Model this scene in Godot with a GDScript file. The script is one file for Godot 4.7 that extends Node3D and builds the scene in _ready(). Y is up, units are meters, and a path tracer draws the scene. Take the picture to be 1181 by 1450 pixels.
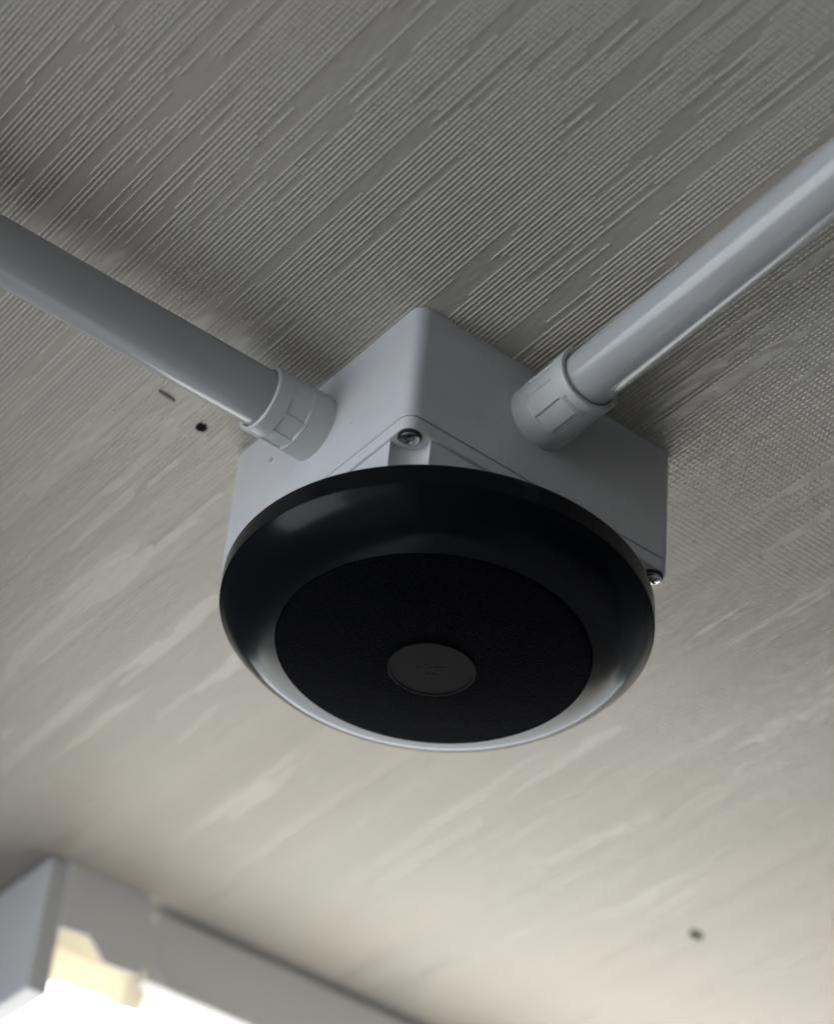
extends Node3D
# One junction box with a round black unit, two conduits, under a ribbed ceiling panel.
# Positions are in box widths (u along one wall of the box, v along the other, d down from the ceiling); S makes them metres.
const S := 0.108
const H := 2.55

func P(u: float, v: float, d: float) -> Vector3:
	return Vector3(u * S, H - d * S, -v * S)

# ---------------------------------------------------------------- mesh helper
class Shape:
	var t := PackedVector3Array()      # triangles, counter-clockwise seen from outside
	func tri(a: Vector3, b: Vector3, c: Vector3) -> void:
		t.append(a); t.append(b); t.append(c)
	func quad(a: Vector3, b: Vector3, c: Vector3, d: Vector3) -> void:
		tri(a, b, c); tri(a, c, d)
	func loft(loops: Array, cap0 := false, cap1 := false) -> void:
		for i in loops.size() - 1:
			var p: PackedVector3Array = loops[i]
			var q: PackedVector3Array = loops[i + 1]
			var n := p.size()
			for j in n:
				var k := (j + 1) % n
				quad(p[j], p[k], q[k], q[j])
		if cap0: cap(loops[0], true)
		if cap1: cap(loops[-1], false)
	func cap(l: PackedVector3Array, back: bool) -> void:
		var c := Vector3.ZERO
		for p in l: c += p
		c /= l.size()
		for j in l.size():
			var k := (j + 1) % l.size()
			if back: tri(c, l[k], l[j])
			else: tri(c, l[j], l[k])
	func lathe(profile: Array, o: Vector3, x: Vector3, y: Vector3, d: Vector3, n: int) -> void:
		var loops := []
		for p in profile:
			var l := PackedVector3Array()
			for j in n:
				var a := TAU * j / n
				l.append(o + x * (cos(a) * p.x) + y * (sin(a) * p.x) + d * p.y)
			loops.append(l)
		loft(loops)
	func mesh(crease := 38.0) -> ArrayMesh:
		var fn := PackedVector3Array()
		var at := {}
		var keys := []
		for i in range(0, t.size(), 3):
			var n := (t[i + 1] - t[i]).cross(t[i + 2] - t[i])
			fn.append(n)
			for k in 3:
				var key := Vector3i((t[i + k] * 200000.0).round())
				keys.append(key)
				if not at.has(key): at[key] = []
				at[key].append(i / 3)
		var vs := PackedVector3Array()
		var ns := PackedVector3Array()
		var lim := cos(deg_to_rad(crease))
		for i in range(0, t.size(), 3):
			var f := fn[i / 3]
			if f.length() < 1e-14: continue
			var fu := f.normalized()
			for k in [0, 2, 1]:
				var s := Vector3.ZERO
				for g in at[keys[i + k]]:
					if fn[g].length() > 1e-14 and fn[g].normalized().dot(fu) > lim: s += fn[g]
				vs.append(t[i + k]); ns.append(s.normalized())
		var a := []
		a.resize(Mesh.ARRAY_MAX)
		a[Mesh.ARRAY_VERTEX] = vs
		a[Mesh.ARRAY_NORMAL] = ns
		var m := ArrayMesh.new()
		m.add_surface_from_arrays(Mesh.PRIMITIVE_TRIANGLES, a)
		return m

func obj(called: String, m: Mesh, mat: Material, parent: Node3D = self) -> MeshInstance3D:
	var o := MeshInstance3D.new()
	o.name = called
	o.mesh = m
	o.material_override = mat
	o.cast_shadow = GeometryInstance3D.SHADOW_CASTING_SETTING_ON
	parent.add_child(o, true)
	return o

func thing(called: String, label: String, category: String, at: Vector3, group := "") -> Node3D:
	var o := Node3D.new()
	o.name = called
	o.position = at
	add_child(o, true)
	tag(o, label, category, group)
	return o

func tag(o: Node3D, label: String, category: String, group := "") -> void:
	o.set_meta("label", label)
	o.set_meta("category", category)
	if group: o.set_meta("group", group)

# rounded box along local axes, all edges rounded by r
func round_box(lo: Vector3, hi: Vector3, r: float, seg := 4) -> ArrayMesh:
	var s := Shape.new()
	var loops := []
	for i in range(seg + 1):
		var a := PI / 2 * i / seg
		loops.append(rr(lo.x, hi.x, lo.z, hi.z, r, r * (1 - sin(a)), hi.y - r + r * cos(a)))
	for i in range(seg + 1):
		var a := PI / 2 * i / seg
		loops.append(rr(lo.x, hi.x, lo.z, hi.z, r, r * (1 - cos(a)), lo.y + r - r * sin(a)))
	s.loft(loops, true, true)
	return s.mesh()

# rounded rectangle in plan, counter-clockwise seen along -y, drawn in by inset
func rr(x0: float, x1: float, z0: float, z1: float, r: float, inset: float, y: float, seg := 6) -> PackedVector3Array:
	var l := PackedVector3Array()
	var q := maxf(r - inset, 0.00005)
	var cx := [x1 - inset - q, x0 + inset + q, x0 + inset + q, x1 - inset - q]
	var cz := [z1 - inset - q, z1 - inset - q, z0 + inset + q, z0 + inset + q]
	for k in 4:
		for j in range(seg + 1):
			var a := PI / 2 * (k + float(j) / seg)
			l.append(Vector3(cx[k] + cos(a) * q, y, cz[k] + sin(a) * q))
	return l

func plastic(c: Color, rough: float, spec := 0.5) -> StandardMaterial3D:
	var m := StandardMaterial3D.new()
	m.albedo_color = c
	m.roughness = rough
	m.metallic_specular = spec
	return m

func noise_tex(freq: float, size: int, sd: int, ramp: Gradient = null, normal := 0.0) -> NoiseTexture2D:
	var n := FastNoiseLite.new()
	n.seed = sd
	n.frequency = freq
	n.fractal_octaves = 4
	var t := NoiseTexture2D.new()
	t.width = size
	t.height = size
	t.seamless = true
	t.noise = n
	if ramp: t.color_ramp = ramp
	if normal > 0.0:
		t.as_normal_map = true
		t.bump_strength = normal
	return t

func ramp(cols: Array) -> Gradient:
	var g := Gradient.new()
	var o := PackedFloat32Array()
	var c := PackedColorArray()
	for i in cols.size():
		o.append(float(i) / (cols.size() - 1))
		c.append(cols[i])
	g.offsets = o
	g.colors = c
	return g

func grey(l: float, tint := Color(1, 1, 1)) -> Color:
	return Color(l * tint.r, l * tint.g, l * tint.b).linear_to_srgb()

func _ready() -> void:
	# ------------------------------------------------------------ camera
	var cam := Camera3D.new()
	cam.name = "camera"
	add_child(cam)
	cam.near = 0.02
	cam.far = 400.0
	cam.transform = Transform3D(Basis(Vector3(0.78422, 0.07845, 0.61551), Vector3(-0.44029, 0.76932, 0.46292), Vector3(-0.43721, -0.63403, 0.63785)).orthonormalized(),
		Vector3(-3.5461 * S, H - 5.2809 * S, 5.0179 * S))
	var lens := CameraAttributesPhysical.new()
	lens.frustum_focal_length = 59.6
	lens.frustum_focus_distance = 7.5 * S
	lens.exposure_aperture = 4.6
	cam.attributes = lens
	cam.current = true

	# ------------------------------------------------------------ sky, sun, exposure
	var env := Environment.new()
	var sm := ProceduralSkyMaterial.new()
	sm.sky_top_color = Color(0.80, 0.84, 0.89)
	sm.sky_horizon_color = Color(0.93, 0.95, 0.98)
	sm.sky_curve = 0.25
	sm.sky_energy_multiplier = 2.2
	sm.ground_bottom_color = Color(0.40, 0.39, 0.37)
	sm.ground_horizon_color = Color(0.62, 0.62, 0.60)
	var sky := Sky.new()
	sky.sky_material = sm
	env.background_mode = Environment.BG_SKY
	env.sky = sky
	env.tonemap_mode = Environment.TONE_MAPPER_LINEAR
	env.tonemap_exposure = 1.04
	env.sdfgi_enabled = true
	env.ssao_enabled = true
	env.ssil_enabled = true
	var we := WorldEnvironment.new()
	we.name = "world"
	we.environment = env
	add_child(we)
	var sun := DirectionalLight3D.new()
	sun.name = "sun"
	sun.light_energy = 1.6
	sun.light_color = Color(1.0, 0.95, 0.87)
	sun.light_angular_distance = 0.5
	sun.shadow_enabled = true
	add_child(sun)
	sun.look_at_from_position(Vector3(1.5, 9.0, -5.5), Vector3.ZERO)

	# ------------------------------------------------------------ materials
	var pvc := plastic(grey(0.42, Color(0.98, 1.0, 1.01)), 0.13)
	var pvc_box := plastic(grey(0.57, Color(0.98, 1.0, 1.02)), 0.33)
	pvc_box.normal_enabled = true
	pvc_box.normal_texture = noise_tex(0.02, 256, 5, null, 1.2)
	pvc_box.normal_scale = 0.12
	pvc_box.uv1_triplanar = true
	pvc_box.uv1_scale = Vector3.ONE * 60.0
	pvc_box.albedo_texture = noise_tex(0.006, 512, 41, ramp([Color(0.965, 0.965, 0.955), Color(0.99, 0.99, 0.99), Color(1, 1, 1), Color(1, 1, 1)]))
	pvc_box.uv1_scale = Vector3.ONE * 14.0
	pvc.albedo_texture = pvc_box.albedo_texture
	pvc.uv1_triplanar = true
	pvc.uv1_scale = Vector3.ONE * 9.0
	pvc_box.roughness_texture = noise_tex(0.012, 512, 43, ramp([Color(0.82, 0.82, 0.82), Color(1, 1, 1)]))
	var pvc_fit := plastic(grey(0.56, Color(0.97, 1.0, 0.98)), 0.3)
	var black := plastic(grey(0.004, Color(0.8, 1.0, 1.5)), 0.18, 0.28)
	var black_cap := plastic(grey(0.006, Color(0.95, 1.0, 1.1)), 0.6, 0.15)
	var steel := plastic(grey(0.5), 0.22)
	steel.metallic = 1.0
	var hole_dark := plastic(grey(0.02), 0.8)
	var fabric := plastic(grey(0.032, Color(0.75, 0.95, 1.5)), 0.85, 0.10)
	fabric.normal_enabled = true
	fabric.normal_texture = noise_tex(0.25, 512, 9, null, 6.0)
	fabric.normal_scale = 0.5
	fabric.uv1_triplanar = true
	fabric.uv1_scale = Vector3.ONE * 7.0
	fabric.albedo_texture = noise_tex(0.3, 512, 12, ramp([Color(0.12, 0.12, 0.16), Color(0.2, 0.2, 0.25), Color(0.3, 0.3, 0.32), Color(0.55, 0.5, 0.45), Color(1, 0.95, 0.85)]))
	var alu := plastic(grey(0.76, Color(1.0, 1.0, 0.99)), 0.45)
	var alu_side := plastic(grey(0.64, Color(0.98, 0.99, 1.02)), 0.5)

	# ceiling sheet: warm grey coated foil with faint drifts of tint
	var sheet := plastic(Color(1, 1, 1), 0.46)
	sheet.metallic = 0.1
	sheet.metallic_specular = 0.54
	sheet.albedo_texture = noise_tex(0.004, 512, 21, ramp([grey(0.36, Color(1.09, 1, 0.87)), grey(0.40, Color(1.07, 1, 0.88)), grey(0.39, Color(1.02, 1.0, 0.90)), grey(0.42, Color(1.09, 1, 0.85))]))
	sheet.uv1_scale = Vector3(2.2, 0.55, 1)
	sheet.normal_enabled = true
	sheet.normal_texture = noise_tex(0.3, 512, 22, null, 3.0)
	sheet.normal_scale = 0.08
	var rib_mat := plastic(grey(0.55, Color(1.06, 1.0, 0.90)), 0.42)  # paler than the sheet: lit ridges put partly into the colour
	rib_mat.metallic = 0.12
	# the ribs are beaded along their length
	var bead := Image.create(16, 4, false, Image.FORMAT_RGB8)
	for bx in 16:
		for by in 4:
			var bl := 0.62 + 0.38 * sin(TAU * bx / 16.0)
			bead.set_pixel(bx, by, Color(bl, bl, bl))
	rib_mat.heightmap_enabled = true
	rib_mat.heightmap_texture = ImageTexture.create_from_image(bead)
	rib_mat.heightmap_scale = 0.038
	rib_mat.uv1_scale = Vector3(1.0 / 0.022, 1, 1)

	# ------------------------------------------------------------ setting: ceiling, and surroundings out of view
	var gs := Shape.new()  # out of view, kept pale to light the left wall of the box
	gs.quad(Vector3(-150, 0, 150), Vector3(150, 0, 150), Vector3(150, 0, -150), Vector3(-150, 0, -150))
	var gm := plastic(Color(1, 1, 1), 0.85)
	gm.albedo_texture = noise_tex(0.01, 512, 31, ramp([grey(0.64, Color(0.96, 0.98, 1.01)), grey(0.70, Color(0.96, 0.98, 1.01))]))
	gm.uv1_triplanar = true
	gm.uv1_scale = Vector3.ONE * 0.3
	var unseen_ground := obj("unseen_ground", gs.mesh(), gm)
	unseen_ground.set_meta("kind", "structure")

	# unseen dark floor, placed to keep the disc and undersides dark
	var fs := Shape.new()
	fs.loft([rr(-27 * S, 42 * S, -26 * S, 40 * S, 0.01, 0.0, 0.02, 2), rr(-27 * S, 42 * S, -26 * S, 40 * S, 0.01, 0.0, 0.0, 2)], true, false)
	var unseen_floor_slab := obj("unseen_floor", fs.mesh(), plastic(grey(0.035, Color(1.0, 1.0, 1.05)), 0.8))
	unseen_floor_slab.set_meta("kind", "structure")
	var unseen_bed := Shape.new()  # unseen dark ground, keeps bright paving out of the disc reflection
	unseen_bed.quad(Vector3(-27.2 * S, 0.004, 40 * S), Vector3(-27.2 * S, 0.004, -0.5 * S), Vector3(-150 * S, 0.004, -0.5 * S), Vector3(-150 * S, 0.004, 40 * S))
	var unseen_soil := obj("unseen_garden_soil", unseen_bed.mesh(), plastic(grey(0.13, Color(1.1, 1.0, 0.85)), 0.95))
	unseen_soil.set_meta("kind", "structure")
	var ws := Shape.new()  # unseen walls, placed to block light from behind and from the sides
	ws.loft([rr(-16 * S, 42 * S, 36 * S, 38 * S, 0.01, 0.0, H + 0.3, 2), rr(-16 * S, 42 * S, 36 * S, 38 * S, 0.01, 0.0, 0.0, 2)], true, false)
	ws.loft([rr(40 * S, 42 * S, -20 * S, 35.99 * S, 0.01, 0.0, H + 0.3, 2), rr(40 * S, 42 * S, -20 * S, 35.99 * S, 0.01, 0.0, 0.0, 2)], true, false)
	ws.loft([rr(-12 * S, -10 * S, 6 * S, 35.98 * S, 0.01, 0.0, H + 0.3, 2), rr(-12 * S, -10 * S, 6 * S, 35.98 * S, 0.01, 0.0, 0.0, 2)], true, false)
	ws.loft([rr(-6 * S, 0.35 * S, -4.2 * S, -3.75 * S, 0.002, 0.0, H + 0.0, 2), rr(-6 * S, 0.35 * S, -4.2 * S, -3.75 * S, 0.002, 0.0, 0.0, 2)], true, false)  # unseen wall left of the rafter, darkens that ceiling corner and the disc
	var wall := obj("unseen_wall", ws.mesh(), plastic(grey(0.13, Color(1.0,1.0,0.98)), 0.8))
	wall.set_meta("kind", "structure")

	# unseen dark ground in front, placed to keep the dome reflection dark
	var ls := Shape.new()
	ls.quad(Vector3(-1.6, 0.004, -0.6), Vector3(90, 0.004, -0.6), Vector3(90, 0.004, -140), Vector3(-60, 0.004, -140))
	var unseen_lawn := obj("unseen_lawn", ls.mesh(), plastic(grey(0.045, Color(0.8, 1.1, 0.6)), 0.9))
	unseen_lawn.set_meta("kind", "structure")
	# unseen pale paving, placed to brighten the lower edge of the dome
	var cs := Shape.new()
	cs.quad(Vector3(2.6, 0.008, -1.6), Vector3(34, 0.008, -1.6), Vector3(34, 0.008, -48), Vector3(2.6, 0.008, -48))
	var unseen_court := obj("unseen_paving", cs.mesh(), plastic(grey(0.55, Color(1.03, 1.0, 0.95)), 0.85))
	unseen_court.set_meta("kind", "structure")
	# unseen pale sunlit ledge below the edge beam, placed to brighten the ceiling
	var lp := P(0.6, 1.9, 2.4)
	var lq := P(6.0, 7.5, 2.4)
	var unseen_sill := obj("unseen_ledge", round_box(Vector3(lp.x, 0.0, lq.z), Vector3(lq.x, lp.y, lp.z), 0.01), plastic(grey(0.80, Color(1.03, 1.0, 0.93)), 0.7))
	unseen_sill.set_meta("kind", "structure")

	var ceiling := Node3D.new()
	ceiling.name = "ceiling"
	ceiling.set_meta("kind", "structure")
	add_child(ceiling)
	var u0 := -6.0
	var u1 := 39.95
	var v0 := -35.95  # panel runs on out of view, cutting light from behind and the right
	var v1 := 3.28
	var st := SurfaceTool.new()
	st.begin(Mesh.PRIMITIVE_TRIANGLES)
	for q in [[u0, u1, v0, v1], [u0, 0.46, v1, 3.745]]:
		var c := [P(q[0], q[2], 0), P(q[1], q[2], 0), P(q[1], q[3], 0), P(q[0], q[3], 0)]
		for k in [0, 1, 2, 0, 2, 3]:
			st.set_normal(Vector3.DOWN)
			st.set_tangent(Plane(1, 0, 0, 1))
			st.set_uv(Vector2(c[k].x, c[k].z))
			st.add_vertex(c[k])
	obj("ceiling_sheet", st.commit(), sheet, ceiling)
	var core := Shape.new()
	for q in [[u0, u1, v0, v1], [u0, 0.46, v1 + 0.001, 3.745]]:
		var a := P(q[0], q[2], -0.6)
		var b := P(q[1], q[3], -0.004)
		core.loft([rr(a.x, b.x, b.z, a.z, 0.001, 0.0, a.y, 1), rr(a.x, b.x, b.z, a.z, 0.001, 0.0, b.y, 1)], true, true)
	obj("panel_core", core.mesh(), alu, ceiling)
	make_ribs(ceiling, rib_mat)
	# small holes and scuffs in the ceiling
	for m in [[-0.669, 0.436, 0.019, 0.019, 0.0, 0.012], [-0.833, 0.389, 0.034, 0.006, 0.1, 0.24], [2.571, 1.619, 0.042, 0.022, 0.3, 0.06]]:
		var h := Shape.new()
		h.lathe([Vector2(1.0, -0.5), Vector2(1.0, 1.1), Vector2(0.85, 1.35), Vector2(0.0, 1.35)], Vector3.ZERO, Vector3(m[2] * S, 0, 0), Vector3(0, 0, m[3] * S), Vector3(0, -0.004 * S, 0), 20)
		var o := obj("hole" if m[2] == m[3] else "scuff", h.mesh(), plastic(grey(m[5]), 0.95, 0.1), ceiling)
		o.position = P(m[0], m[1], 0.0005)
		o.rotation.y = m[4]

	make_edge(alu, alu_side)
	make_box(pvc_box, steel, hole_dark)
	make_unit(black, fabric, black_cap)
	make_conduits(pvc, pvc_fit)

func make_ribs(ceiling: Node3D, mat: Material) -> void:
	var wide := FastNoiseLite.new()
	wide.seed = 3
	wide.frequency = 1.0
	wide.fractal_octaves = 2
	var fine := FastNoiseLite.new()
	fine.seed = 11
	fine.frequency = 1.0
	fine.fractal_octaves = 2
	var rng := RandomNumberGenerator.new()
	rng.seed = 77
	var vs := PackedVector3Array()
	var ns := PackedVector3Array()
	var uv := PackedVector2Array()
	var pitch := 0.0152
	var step := 0.05
	var u := -4.2
	while u < 5.2:
		u += pitch
		var uu := u + rng.randf_range(-0.0008, 0.0008)
		var w := 0.0034 * rng.randf_range(0.85, 1.2)
		var hk := 0.0030 * rng.randf_range(0.75, 1.2)
		var shift := rng.randf_range(-0.25, 0.25)
		var vend := 2.99 if uu > 0.36 else 3.6
		var v := -3.6 + rng.randf() * 0.05
		var start := v
		var on := false
		while v < vend:
			# smooth patches are narrow across the ribs and long along them
			var a := 0.55 * wide.get_noise_2d(u * 3.2, (v + shift) * 0.55) + 0.75 * fine.get_noise_2d(u * 11.0 + 40.0, (v + shift) * 0.8) + 0.10 * clampf(u + v * 0.2, -1.0, 1.0)
			var want := a > (-0.34 if on else -0.31)
			if want and not on:
				on = true
				start = v + rng.randf() * step
			elif on and not want:
				on = false
				rib(vs, ns, uv, uu, start, v + rng.randf() * step, w, hk)
			v += step
		if on: rib(vs, ns, uv, uu, start, vend, w, hk)
	var a := []
	a.resize(Mesh.ARRAY_MAX)
	a[Mesh.ARRAY_VERTEX] = vs
	a[Mesh.ARRAY_NORMAL] = ns
	a[Mesh.ARRAY_TEX_UV] = uv
	var m := ArrayMesh.new()
	m.add_surface_from_arrays(Mesh.PRIMITIVE_TRIANGLES, a)
	var o := obj("ribbing", m, mat, ceiling)
	o.set_meta("kind", "stuff")

# one embossed rib between va and vb: three long faces with rounded shading and two sloped ends
func rib(vs: PackedVector3Array, ns: PackedVector3Array, uv: PackedVector2Array, u: float, va: float, vb: float, w: float, h: float) -> void:
	if vb - va < 0.05: return
	var xs := [-w, -w * 0.4, w * 0.4, w]
	var ys := [-0.0003, h, h, -0.0003]
	var nn := [Vector3(-0.70, -0.71, 0), Vector3(-0.35, -0.93, 0), Vector3(0.35, -0.93, 0), Vector3(0.70, -0.71, 0)]
	for k in 3:
		var c := [P(u + xs[k], va, ys[k]), P(u + xs[k], vb, ys[k]), P(u + xs[k + 1], vb, ys[k + 1]), P(u + xs[k + 1], va, ys[k + 1])]
		var n := [nn[k], nn[k], nn[k + 1], nn[k + 1]]
		var q := [Vector2(va, u), Vector2(vb, u), Vector2(vb, u), Vector2(va, u)]
		for j in [0, 2, 1, 0, 3, 2]:
			vs.append(c[j]); ns.append(n[j]); uv.append(q[j])
	for e in [[va, -0.02, 1.0], [vb, 0.02, -1.0]]:
		var c := [P(u + xs[1], e[0], h), P(u + xs[2], e[0], h), P(u + xs[2], e[0] + e[1], -0.0003), P(u + xs[1], e[0] + e[1], -0.0003)]
		for j in ([0, 2, 1, 0, 3, 2] if e[2] > 0 else [0, 1, 2, 0, 2, 3]):
			vs.append(c[j]); ns.append(Vector3(0, -0.99, 0.1 * e[2])); uv.append(Vector2(e[0], u))

# extrude a polygon given in (u, d) between two v, with a small edge chamfer on the face nearer the camera
func plate(poly: Array, va: float, vb: float, ch: float) -> ArrayMesh:
	var s := Shape.new()
	var pts := PackedVector2Array(poly)
	if Geometry2D.is_polygon_clockwise(pts): pts.reverse()
	var inner: PackedVector2Array = Geometry2D.offset_polygon(pts, -ch)[0]
	var idx := Geometry2D.triangulate_polygon(pts)
	var n := pts.size()
	for f in [[va, 1], [vb, -1]]:
		for k in range(0, idx.size(), 3):
			var a := P(pts[idx[k]].x, f[0], pts[idx[k]].y)
			var b := P(pts[idx[k + 1]].x, f[0], pts[idx[k + 1]].y)
			var c := P(pts[idx[k + 2]].x, f[0], pts[idx[k + 2]].y)
			if ((b - a).cross(c - a)).z * f[1] > 0: s.tri(a, b, c)
			else: s.tri(a, c, b)
	for k in n:
		var a := pts[k]
		var b := pts[(k + 1) % n]
		var q := [P(a.x, va, a.y), P(b.x, va, b.y), P(b.x, vb, b.y), P(a.x, vb, a.y)]
		var mid := (a + b) / 2
		var d2 := Vector2(b.y - a.y, a.x - b.x)
		var outv := Vector3(d2.x, -d2.y, 0)
		if Geometry2D.is_point_in_polygon(mid + d2.normalized() * 0.001, pts): outv = -outv
		var nrm: Vector3 = (q[1] - q[0]).cross(q[2] - q[0])
		if nrm.dot(outv) > 0: s.quad(q[0], q[1], q[2], q[3])
		else: s.quad(q[0], q[3], q[2], q[1])
	return s.mesh()

func make_edge(alu: Material, alu_side: Material) -> void:
	# fascia beam along the roof edge
	var a := P(0.87, 3.0, 0.363)
	var b := P(39.9, 3.26, 0.040)
	var beam := obj("roof_beam", round_box(Vector3(a.x, a.y, b.z), Vector3(b.x, b.y, a.z), 0.012 * S), alu)
	tag(beam, "long grey metal edge beam under the ceiling, bright sky below it", "beam")
	# beam that runs away from the camera at its end
	a = P(0.357, 3.0, 0.60)
	b = P(0.456, 5.2, 0.006)
	var raf := obj("roof_rafter", round_box(Vector3(a.x, a.y, b.z), Vector3(b.x, b.y, a.z), 0.014 * S), alu_side)
	tag(raf, "deeper pale grey beam end at the lower left corner, seen on its side face", "beam")
	# jagged bracket plate in the corner of the two
	var br := obj("corner_bracket", plate([Vector2(0.450, 0.002), Vector2(0.82, 0.002), Vector2(0.95, 0.355), Vector2(0.9, 0.29), Vector2(0.87, 0.30), Vector2(0.82, 0.362), Vector2(0.67, 0.372), Vector2(0.62, 0.32), Vector2(0.58, 0.285), Vector2(0.450, 0.30)], 2.990, 3.006, 0.002), alu)
	tag(br, "thin grey bracket plate with jagged lower edge where the two beams meet", "bracket")
	# torn cream lining strip that hangs behind the bracket
	var s := Shape.new()
	var n := FastNoiseLite.new()
	n.seed = 4
	n.frequency = 1.0
	var rows := []
	for i in 33:
		var f := i / 32.0
		var u := 0.457 + 0.47 * f
		var low := 0.47 - 0.055 * f + 0.03 * n.get_noise_1d(u * 4.5) + (0.03 if f > 0.7 else 0.0)
		var l := PackedVector3Array()
		for j in 9:
			var t := j / 8.0
			l.append(P(u, 3.03 + 0.10 * t * t + 0.015 * n.get_noise_2d(u * 12.0, t * 3.0), lerpf(0.15, low, t)))
		rows.append(l)
	for i in 32:
		for j in 8:
			s.quad(rows[i][j], rows[i][j + 1], rows[i + 1][j + 1], rows[i + 1][j])
	var cream := plastic(grey(0.62, Color(1.05, 0.98, 0.82)), 0.9)
	cream.cull_mode = BaseMaterial3D.CULL_DISABLED
	cream.backlight_enabled = true
	cream.backlight = Color(0.75, 0.70, 0.58)
	var fo := obj("lining_strip", s.mesh(70), cream)
	tag(fo, "torn cream lining strip showing below the corner bracket against bright sky", "lining")

func make_box(mat: Material, steel: Material, dark: Material) -> void:
	var o := thing("junction_box", "square pale grey plastic junction box fixed to the ceiling", "junction box", P(0.010, 0.006, 0))
	var a := 0.512 * S
	var b := 0.489 * S
	var r := 0.045 * S
	var L := func(ins: float, d: float) -> PackedVector3Array: return rr(-a, a, -b, b, r, ins * S, -d * S, 8)
	var s := Shape.new()
	s.loft([L.call(0.0, -0.0), L.call(0.0015, 0.422), L.call(0.004, 0.4265), L.call(0.012, 0.4265)], true, false)
	obj("box_body", s.mesh(30), mat, o)
	s = Shape.new()
	s.loft([L.call(0.012, 0.4315), L.call(0.005, 0.4315), L.call(0.002, 0.434), L.call(0.003, 0.468), L.call(0.006, 0.4735), L.call(0.012, 0.4755)], true, true)
	var lid := obj("lid", s.mesh(30), mat, o)
	s = Shape.new()
	s.loft([L.call(0.012, 0.425), L.call(0.012, 0.433)])
	obj("gasket", s.mesh(), dark, o)
	# raised plateau on the lid with scooped corners round the screws
	var scr := Vector2(0.469 * S, 0.444 * S)
	var R := 0.062 * S
	var pa := 0.498 * S
	var pb := 0.474 * S
	var pts := []
	for k in 4:
		var sx: float = [1, -1, -1, 1][k]
		var sz: float = [1, 1, -1, -1][k]
		var c := Vector2(scr.x * sx, scr.y * sz)
		var dx := sqrt(R * R - pow(pa - scr.x, 2))
		var dz := sqrt(R * R - pow(pb - scr.y, 2))
		var p1 := Vector2(pa * sx, c.y - sz * dx)
		var p2 := Vector2(c.x - sx * dz, pb * sz)
		var first := p1 if sx * sz > 0 else p2
		var last := p2 if sx * sz > 0 else p1
		var a0 := (first - c).angle()
		var a1 := (last - c).angle()
		var da := wrapf(a1 - a0, -TAU, 0.0)
		for j in 13:
			var t: float = a0 + da * j / 12.0
			pts.append(c + Vector2(cos(t), sin(t)) * R)
	var loops := []
	for e in [[1.0, 0.474], [1.0, 0.588], [0.985, 0.596]]:
		var l := PackedVector3Array()
		for p in pts: l.append(Vector3(p.x * e[0], -e[1] * S, p.y * e[0]))
		loops.append(l)
	s = Shape.new()
	s.loft(loops, false, true)
	obj("raised_mount", s.mesh(30), mat, lid)
	# screws
	var first_screw: Node3D = null
	for k in 4:
		var c := Vector3(scr.x * [1, -1, -1, 1][k], -0.4755 * S, scr.y * [1, 1, -1, -1][k])
		if first_screw == null:
			first_screw = make_screw(steel, dark, o)
		var sc := first_screw if k == 0 else first_screw.duplicate()
		if k > 0:
			sc.name = "screw"
			o.add_child(sc, true)
		sc.position = c
		sc.rotation.y = 0.4 + k * 1.3
	# small moulded pip on the left wall
	s = Shape.new()
	s.lathe([Vector2(0.011, 0.0), Vector2(0.009, 0.0035), Vector2(0.0, 0.004)], Vector3.ZERO, Vector3(0, 0, 1) * S, Vector3(0, 1, 0) * S, Vector3(-1, 0, 0) * S, 16)
	var pip := obj("pip", s.mesh(), mat, o)
	pip.position = Vector3(-a, -0.15 * S, -0.255 * S)

func make_screw(steel: Material, dark: Material, parent: Node3D) -> Node3D:
	var o := Shape.new()
	var X := Vector3.RIGHT * S
	var Z := Vector3.BACK * S
	var D := Vector3.DOWN * S
	# head with a cross recess, as a height field over radius and angle
	var rings := 14
	var seg := 72
	var R := 0.030
	var loops := []
	for i in range(rings + 1):
		var f := 1.0 - float(i) / rings
		var l := PackedVector3Array()
		for j in seg:
			var t := TAU * j / seg
			var p := Vector2(cos(t), sin(t)) * R * f
			var h := 0.006 + 0.012 * sqrt(maxf(0.0, 1.0 - f * f * 0.85))
			var arm := minf(absf(p.x), absf(p.y))
			var along := maxf(absf(p.x), absf(p.y))
			if arm < 0.0052 and along < 0.021: h -= 0.010 * clampf((0.0052 - arm) / 0.0015, 0, 1) * clampf((0.021 - along) / 0.003, 0, 1)
			l.append(X * p.x + Z * p.y + D * h)
		loops.append(l)
	var sk := PackedVector3Array()
	for j in seg:
		var t := TAU * j / seg
		sk.append(X * cos(t) * R + Z * sin(t) * R)
	loops.push_front(sk)
	o.loft(loops)
	var m := obj("screw", o.mesh(25), steel, parent)
	var w := Shape.new()
	w.lathe([Vector2(0.035, 0.0), Vector2(0.035, 0.005), Vector2(0.030, 0.005)], Vector3.ZERO, X, Z, D, 40)
	obj("washer", w.mesh(), dark, m)
	return m

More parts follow.
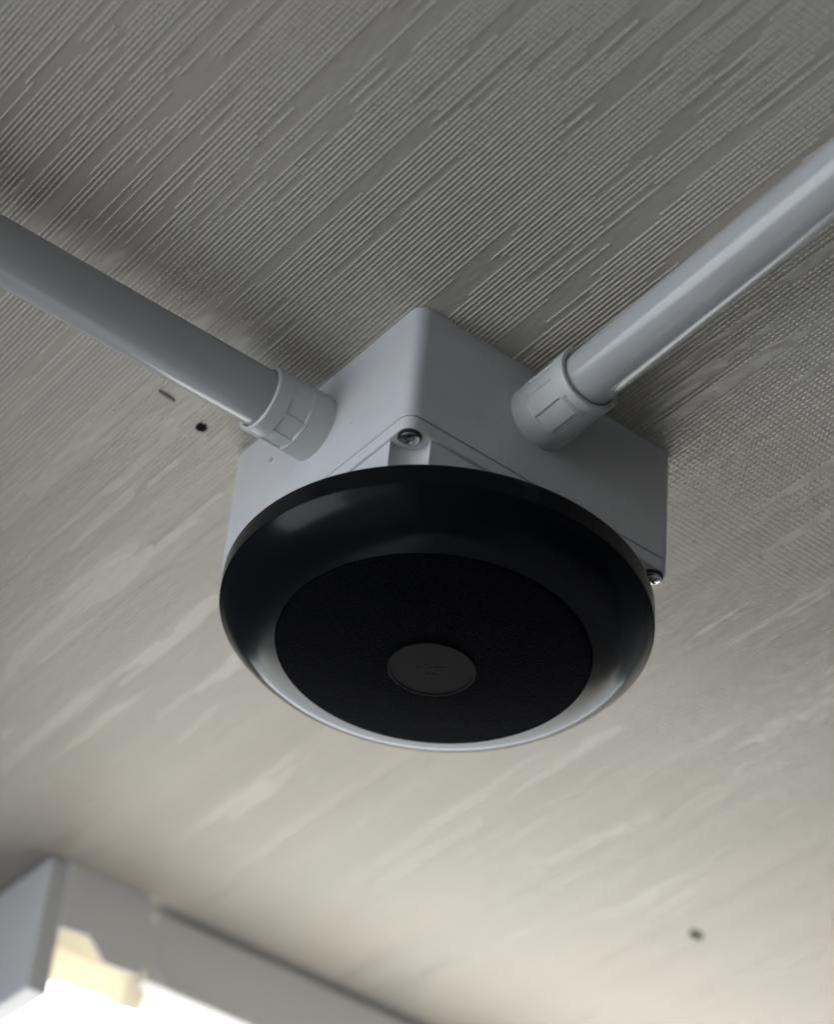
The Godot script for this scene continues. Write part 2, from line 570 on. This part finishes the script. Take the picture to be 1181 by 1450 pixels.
func make_unit(black: Material, fabric: Material, cap: Material) -> void:
	var o := thing("ceiling_speaker", "round black domed unit with fabric face hanging under the grey box", "speaker", P(0.0028, -0.002, 0.0))
	var X := Vector3.RIGHT * S
	var Z := Vector3.BACK * S
	var D := Vector3.DOWN * S
	var s := Shape.new()
	var pr := [Vector2(0.0, 0.5965), Vector2(0.645, 0.5965), Vector2(0.654, 0.5985), Vector2(0.6585, 0.604), Vector2(0.6592, 0.63), Vector2(0.659, 0.6670), Vector2(0.6583, 0.6695), Vector2(0.655, 0.672)]
	# dome between the rim and the fabric
	for i in range(1, 21):
		var t := float(i) / 20
		pr.append(Vector2(lerpf(0.655, 0.4795, t), lerpf(0.672, 0.779, t) + t * (1.0 - t) * (0.064 + 0.066 * (1.0 - t))))
	pr.append_array([Vector2(0.4775, 0.7795), Vector2(0.4755, 0.778), Vector2(0.4745, 0.770)])
	s.lathe(pr, Vector3.ZERO, X, Z, D, 160)
	obj("housing", s.mesh(30), black, o)
	s = Shape.new()
	var pf := [Vector2(0.4735, 0.770), Vector2(0.4730, 0.779), Vector2(0.469, 0.7835)]
	for i in range(1, 25):
		var t := float(i) / 24
		pf.append(Vector2(lerpf(0.469, 0.12, t), 0.7835 + 0.056 * (1.0 - pow(1.0 - t, 1.6))))
	pf.append(Vector2(0.0, 0.8396))
	s.lathe(pf, Vector3.ZERO, X, Z, D, 160)
	obj("fabric_grille", s.mesh(40), fabric, o)
	s = Shape.new()
	s.lathe([Vector2(0.1335, 0.832), Vector2(0.1335, 0.8425), Vector2(0.1315, 0.8445), Vector2(0.1255, 0.8445), Vector2(0.1240, 0.8425), Vector2(0.0, 0.8430)], Vector3.ZERO, X, Z, D, 96)
	var badge := obj("badge", s.mesh(30), cap, o)
	# faint raised emblem: a dot, an open ring and two strokes
	s = Shape.new()
	var bar := func(x0: float, z0: float, x1: float, z1: float, w: float) -> void:
		var p := Vector2(x0, z0)
		var q := Vector2(x1, z1)
		var nn := (q - p).normalized().orthogonal() * w
		var top := 0.8438
		var c := []
		for e in [p - nn, q - nn, q + nn, p + nn]: c.append(X * e.x + Z * e.y + D * top)
		var g := []
		for e in [p - nn, q - nn, q + nn, p + nn]: g.append(X * e.x + Z * e.y + D * 0.8428)
		for k in 4: s.quad(g[k], g[(k + 1) % 4], c[(k + 1) % 4], c[k])
		s.quad(c[0], c[1], c[2], c[3])
	# emblem axes: e1 runs to the right in the photograph, e2 downwards
	var e1 := Vector2(0.78, 0.62)
	var e2 := Vector2(0.62, -0.78)
	var put := func(ax: float, ay: float, bx: float, by: float, w: float) -> void:
		var p := e1 * ax + e2 * ay
		var q := e1 * bx + e2 * by
		bar.call(p.x, p.y, q.x, q.y, w)
	put.call(-0.044, -0.004, -0.036, -0.004, 0.005)
	for k in 9:
		var a0 := PI * 0.55 + k * PI * 0.9 / 9
		var a1 := PI * 0.55 + (k + 1) * PI * 0.9 / 9
		put.call(-0.008 + cos(a0) * 0.02, sin(a0) * 0.026, -0.008 + cos(a1) * 0.02, sin(a1) * 0.026, 0.0022)
	put.call(-0.012, -0.006, -0.006, -0.006, 0.004)
	put.call(-0.002, -0.014, 0.036, -0.012, 0.0022)
	put.call(0.016, 0.008, 0.028, 0.008, 0.005)
	put.call(-0.002, 0.022, 0.014, 0.028, 0.0020)
	var gl := plastic(grey(0.010), 0.6, 0.2)
	obj("emblem", s.mesh(20), gl, badge)

func make_conduits(pvc: Material, fit: Material) -> Array:
	var made := []
	var sets := [
		[P(-0.4995, 0.0177, 0.1792), Vector3(-1, 0, 0), 0.092, 0.212, "left"],
		[P(-0.0273, -0.4805, 0.1759), Vector3(-0.0302, 0.0099, 1).normalized(), 0.089, 0.243, "right"]]
	for q in sets:
		var left: bool = q[4] == "left"
		var D: Vector3 = q[1]
		var Y := (Vector3.UP - D * Vector3.UP.dot(D)).normalized()
		var X := Y.cross(D)
		var L: float = q[3]
		var R := 0.1095
		var c := thing("conduit_connector", "grey plastic conduit connector on the paler left wall of the box" if left else "grey plastic conduit connector on the darker right wall of the box", "conduit connector", q[0], "conduit connectors screwed into the box")
		var s := Shape.new()
		# base collar, gripping band with stepped flats, mouth ring
		var rows := []
		var b0 := 0.085 if left else 0.075
		var b1 := L - 0.055
		for h in [[-0.002, 1.0], [0.0, 1.0], [b0 - 0.008, 1.0], [b0 - 0.003, 1.012], [b0 + 0.001, 1.0], [b0 + 0.004, -1.0], [b1, -1.0], [b1 + 0.003, 1.0], [L - 0.008, 1.004], [L - 0.003, 0.995], [L, 0.97]]:
			rows.append(h)
		var seg := 240
		var loops := []
		for h in rows:
			var l := PackedVector3Array()
			for j in seg:
				var t := TAU * j / seg
				var r: float = R * absf(h[1])
				if h[1] < 0:
					var f := fposmod(t / TAU * 10.0 + (0.30 if left else 0.62), 1.0)
					r = R - 0.0055 * (1.0 - f) * smoothstep(0.0, 0.06, f) if f < 0.93 else R
				l.append((X * cos(t) + Y * sin(t)) * r * S + D * h[0] * S)
			loops.append(l)
		s.loft(loops, false, false)
		s.lathe([Vector2(R * 0.97, L), Vector2(q[2] + 0.006, L), Vector2(q[2] + 0.003, L - 0.003), Vector2(q[2] + 0.003, L - 0.05)], Vector3.ZERO, X * S, Y * S, D * S, 96)
		obj("collar", s.mesh(28), fit, c)
		if not left:
			# small worn moulded lettering near the mouth, too worn to read
			s = Shape.new()
			var wd := [0.010, 0.008, 0.004, 0.009, 0.011, 0.010, 0.008]
			var t0 := deg_to_rad(232.0)
			for k in 7:
				var t1: float = t0 + wd[k] / R
				var h0 := L - 0.046 + (0.004 if k % 2 else 0.0)
				var h1 := L - 0.030 - (0.003 if k % 3 == 1 else 0.0)
				var pt := func(t: float, h: float, r: float) -> Vector3: return (X * cos(t) + Y * sin(t)) * r * S + D * h * S
				var g := [pt.call(t0, h0, R), pt.call(t1, h0, R), pt.call(t1, h1, R), pt.call(t0, h1, R)]
				var q2 := [pt.call(t0, h0, R + 0.0022), pt.call(t1, h0, R + 0.0022), pt.call(t1, h1, R + 0.0022), pt.call(t0, h1, R + 0.0022)]
				s.quad(q2[0], q2[1], q2[2], q2[3])
				for e in 4: s.quad(g[e], g[(e + 1) % 4], q2[(e + 1) % 4], q2[e])
				t0 = t1 + 0.0045 / R
			obj("moulded_lettering", s.mesh(20), plastic(grey(0.42), 0.5), c)
		var p := thing("conduit_pipe", "grey conduit pipe running to the left edge along the ceiling" if left else "grey conduit pipe running to the upper right along the ceiling", "conduit pipe", q[0] + D * (L - 0.06) * S, "conduit pipes along the ceiling")
		s = Shape.new()
		var ln := 4.2
		s.lathe([Vector2(q[2] - 0.012, 0.0), Vector2(q[2], 0.0), Vector2(q[2], ln * 0.25), Vector2(q[2], ln * 0.5), Vector2(q[2], ln), Vector2(q[2] - 0.012, ln)], Vector3.ZERO, X * S, Y * S, D * S, 96)
		obj("tube", s.mesh(38), pvc, p)
		made.append(p)
	return made
